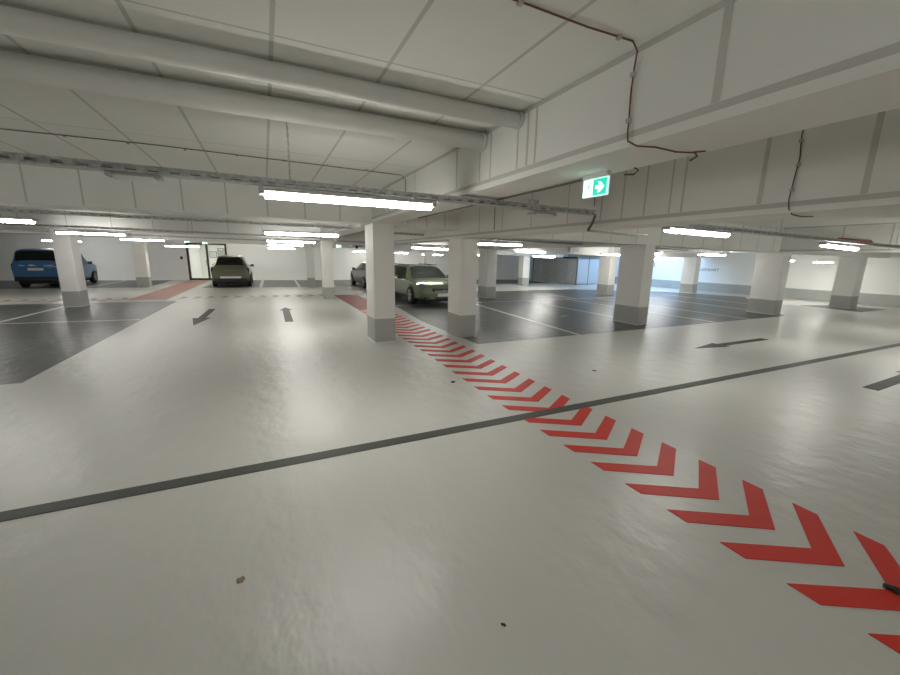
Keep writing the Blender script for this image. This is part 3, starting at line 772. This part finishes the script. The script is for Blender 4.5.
car('parked_car', 'sage green estate car parked nose out between the two front columns', 'car', (5.64, 17.28, 0), -PI/2, rowsB, 'sage', 4.94, .92, 3.95, .33, .915,
    [('windscreen', [(2.94, 5.2), (2.94, 10.8), (3.68, 10.8), (3.68, 5.2)]), ('rear_window', [(.18, 5.2), (.18, 10.8), (.52, 10.8), (.52, 5.2)]),
     ('side_window', sideB1), ('side_window', sym(sideB1)), ('side_window', sideB2), ('side_window', sym(sideB2))],
    [('l', [(.03, 3.6), (.03, 4.3), (.14, 4.3), (.14, 3.6)]), ('r', sym([(.03, 3.6), (.03, 4.3), (.14, 4.3), (.14, 3.6)]))],
    [('l', hl), ('r', sym(hl))], sz=.93,
    extra={'mirror': (3.05, .88), 'mirror_m': 'plastic', 'parts': [
        boxpart('grille', (4.78, -.45, .44, 4.925, .45, .63), 'plastic', .03),
        boxpart('grille_bar', (4.90, -.36, .535, 4.945, .36, .555), 'chrome', .005),
        boxpart('badge', (4.93, -.05, .51, 4.95, .05, .585), 'chrome', .01),
        boxpart('bumper_intake', (4.66, -.74, .24, 4.885, -.42, .36), 'plastic', .03),
        boxpart('bumper_intake', (4.66, .42, .24, 4.885, .74, .36), 'plastic', .03),
        boxpart('lower_grille', (4.80, -.38, .22, 4.945, .38, .33), 'plastic', .02),
        boxpart('number_plate', (4.945, -.26, .35, 4.965, .26, .46), 'plate'),
        boxpart('roof_rail', (.9, .56, 1.37, 2.8, .60, 1.41), 'black', .01), boxpart('roof_rail', (.9, -.60, 1.37, 2.8, -.56, 1.41), 'black', .01),
        boxpart('underbody', (.3, -.75, .14, 4.6, .75, .28), 'plastic')]})

# blue van, tail towards the viewer
rowsV = [(0, .34, .98, 1.02, .80, .82, .74), (.03, .30, 1.02, 1.10, .84, .86, .76), (.06, .28, 1.05, 1.2, .86, .88, .77), (.16, .26, 1.05, 1.66, .87, .885, .72), (.30, .24, 1.05, 1.745, .87, .885, .70),
         (1.2, .22, 1.04, 1.77, .87, .89, .71), (2.5, .22, 1.02, 1.74, .87, .89, .70), (3.45, .22, 1.0, 1.10, .87, .88, .72), (3.95, .24, .92, .99, .85, .86, .66), (4.22, .26, .72, .78, .76, .78, .55), (4.32, .32, .55, .60, .62, .64, .44)]
sideV = [(.45, 4.2), (.5, 4.92), (2.4, 4.92), (3.0, 4.2)]
def decal(S, root):
    for i, (y, z, w, h) in enumerate(((.52, 1.00, .20, .030), (.18, 1.00, .26, .030), (.20, 1.035, .12, .03), (-.28, .985, .16, .03), (-.45, 1.01, .18, .035), (-.42, .93, .10, .02), (-.60, .955, .20, .02))):
        MB().box(-.012+.01, y-w/2, z-h/2, .03, y+w/2, z+h/2).build('faded_decal', M['plate'], root)
car('parked_van', 'bright blue compact van parked behind the left column', 'van', (-9.36, 24.1, 0), PI/2, rowsV, 'blue', 4.32, .75, 3.45, .32, .885,
    [('rear_window', [(.068, 5.25), (.068, 10.75), (.168, 10.75), (.168, 5.25)]), ('windscreen', [(2.56, 5.2), (2.56, 10.8), (3.38, 10.8), (3.38, 5.2)]), ('side_window', sideV), ('side_window', sym(sideV))],
    [('l', [(.02, 3.2), (.02, 4.35), (.10, 4.35), (.10, 3.2)]), ('r', sym([(.02, 3.2), (.02, 4.35), (.10, 4.35), (.10, 3.2)]))],
    [('l', [(3.85, 4.05), (3.85, 4.6), (4.15, 4.6), (4.15, 4.05)]), ('r', sym([(3.85, 4.05), (3.85, 4.6), (4.15, 4.6), (4.15, 4.05)]))],
    extra={'mirror': (2.85, 1.02), 'mirror_m': 'plastic', 'parts': [
        boxpart('number_plate', (-.02, -.18, .78, .02, .34, .89), 'plate'),
        boxpart('rear_bumper', (-.05, -.84, .30, .22, .84, .50), 'plastic', .03), decal,
        boxpart('underbody', (.25, -.72, .16, 4.0, .72, .30), 'plastic')]})

# dark grey car, tail towards the viewer, mostly behind the front column
car('parked_car', 'dark grey car in the rear bay left of the front column', 'car', (5.55, 19.4, 0), PI/2, rowsB[:], 'grey_car', 4.94, .92, 3.95, .33, .915,
    [('windscreen', [(2.94, 5.2), (2.94, 10.8), (3.68, 10.8), (3.68, 5.2)]), ('rear_window', [(.18, 5.2), (.18, 10.8), (.52, 10.8), (.52, 5.2)]),
     ('side_window', sideB1), ('side_window', sym(sideB1)), ('side_window', sideB2), ('side_window', sym(sideB2))],
    [('l', [(.03, 3.6), (.03, 4.3), (.25, 4.25), (.25, 3.6)]), ('r', sym([(.03, 3.6), (.03, 4.3), (.25, 4.25), (.25, 3.6)]))],
    [('l', hl), ('r', sym(hl))], sz=.92,
    extra={'mirror': (3.05, .90), 'mirror_m': 'plastic', 'parts': [boxpart('underbody', (.3, -.75, .14, 4.6, .75, .28), 'plastic'), boxpart('number_plate', (-.01, -.26, .62, .015, .26, .73), 'plate')]})

# ------------------------------------------------------------------ litter on the floor
def flake(name, label, x, y, r, m, h=.004, sx=1.0, rot=0.0):
    n = 11; pts = []
    for i in range(n):
        t = 2*PI*i/n; q = r*(.65+.5*random.random())
        a, b = q*math.cos(t)*sx, q*math.sin(t)
        pts.append((x + a*math.cos(rot)-b*math.sin(rot), y + a*math.sin(rot)+b*math.cos(rot)))
    vs = [(px, py, .001) for px, py in pts] + [(px, py, h*(.6+.8*random.random())) for px, py in pts] + [(x, y, h*1.6)]
    fs = [tuple(range(n-1, -1, -1))] + [(i, (i+1) % n, n+(i+1) % n, n+i) for i in range(n)] + [(n+i, n+(i+1) % n, 2*n) for i in range(n)]
    return tag(MB().add(vs, fs).build(name, M[m], loc=(x, y, 0)), label, 'litter')
flake('dry_leaf', 'small brown dry leaf lying on the near floor, left of centre', -.239, 2.055, .027, 'leaf')
flake('dirt_crumb', 'small dark elongated crumb on the near floor, bottom centre', .906, 1.253, .017, 'dirt', .006, .45, .6)
flake('dirt_crumb', 'black scrap lying on the nearest red chevron at the right edge', 2.935, .545, .040, 'black', .02, .7, .3)
flake('dirt_crumb', 'tiny dark crumb left of the chevrons in mid floor', 2.27, 4.635, .035, 'dirt', .008)
flake('dirt_crumb', 'tiny dark crumb in the right lane above the thin dark line', 4.58, 4.29, .03, 'dirt', .006)

# ------------------------------------------------------------------ light from outside the lamps
def area(name, loc, rot, sx, sy, power, col):
    l = bpy.data.lights.new(name, 'AREA'); l.shape = 'RECTANGLE'; l.size = sx; l.size_y = sy; l.energy = power; l.color = col
    o = bpy.data.objects.new(name, l); COL.objects.link(o); o.location = loc; o.rotation_euler = rot
    return o
area('daylight_shaft', ((HX0+HX1)/2, (HY0+HY1)/2, CZ+.2), (0, 0, 0), HX1-HX0-.2, HY1-HY0-.2, 155, (.36, .61, 1.0))
cl = WB @ Vector((.6, 1.7, 2.5))
area('corridor_lamp', cl, (0, 0, 0), 1.6, 1.2, 26, (1, .96, .9))

w = bpy.data.worlds.new('world'); SC.world = w; w.use_nodes = True
bg = w.node_tree.nodes['Background']; bg.inputs[0].default_value = (.55, .72, 1, 1); bg.inputs[1].default_value = .6

# ------------------------------------------------------------------ camera
cam = bpy.data.cameras.new('camera'); co_ = bpy.data.objects.new('camera', cam); COL.objects.link(co_)
cam.sensor_fit = 'HORIZONTAL'; cam.sensor_width = 36.0; cam.lens = 384.69/900*36
yaw, pitch, roll = .445, .2067, -.0179
fw = Vector((math.sin(yaw)*math.cos(pitch), math.cos(yaw)*math.cos(pitch), -math.sin(pitch)))
rt = Vector((math.cos(yaw), -math.sin(yaw), 0)); dn = fw.cross(rt)
c, s = math.cos(roll), math.sin(roll)
r2 = c*rt + s*dn; d2_ = -s*rt + c*dn
co_.matrix_world = Matrix(((r2.x, -d2_.x, -fw.x, 0), (r2.y, -d2_.y, -fw.y, 0), (r2.z, -d2_.z, -fw.z, H), (0, 0, 0, 1)))
SC.camera = co_

SC.cycles.use_denoising = True
SC.cycles.max_bounces = 10; SC.cycles.diffuse_bounces = 6
SC.view_settings.view_transform = 'Standard'; SC.view_settings.look = 'None'
SC.view_settings.gamma = 1.0; SC.view_settings.exposure = 0.76
SC.view_settings.use_curve_mapping = False
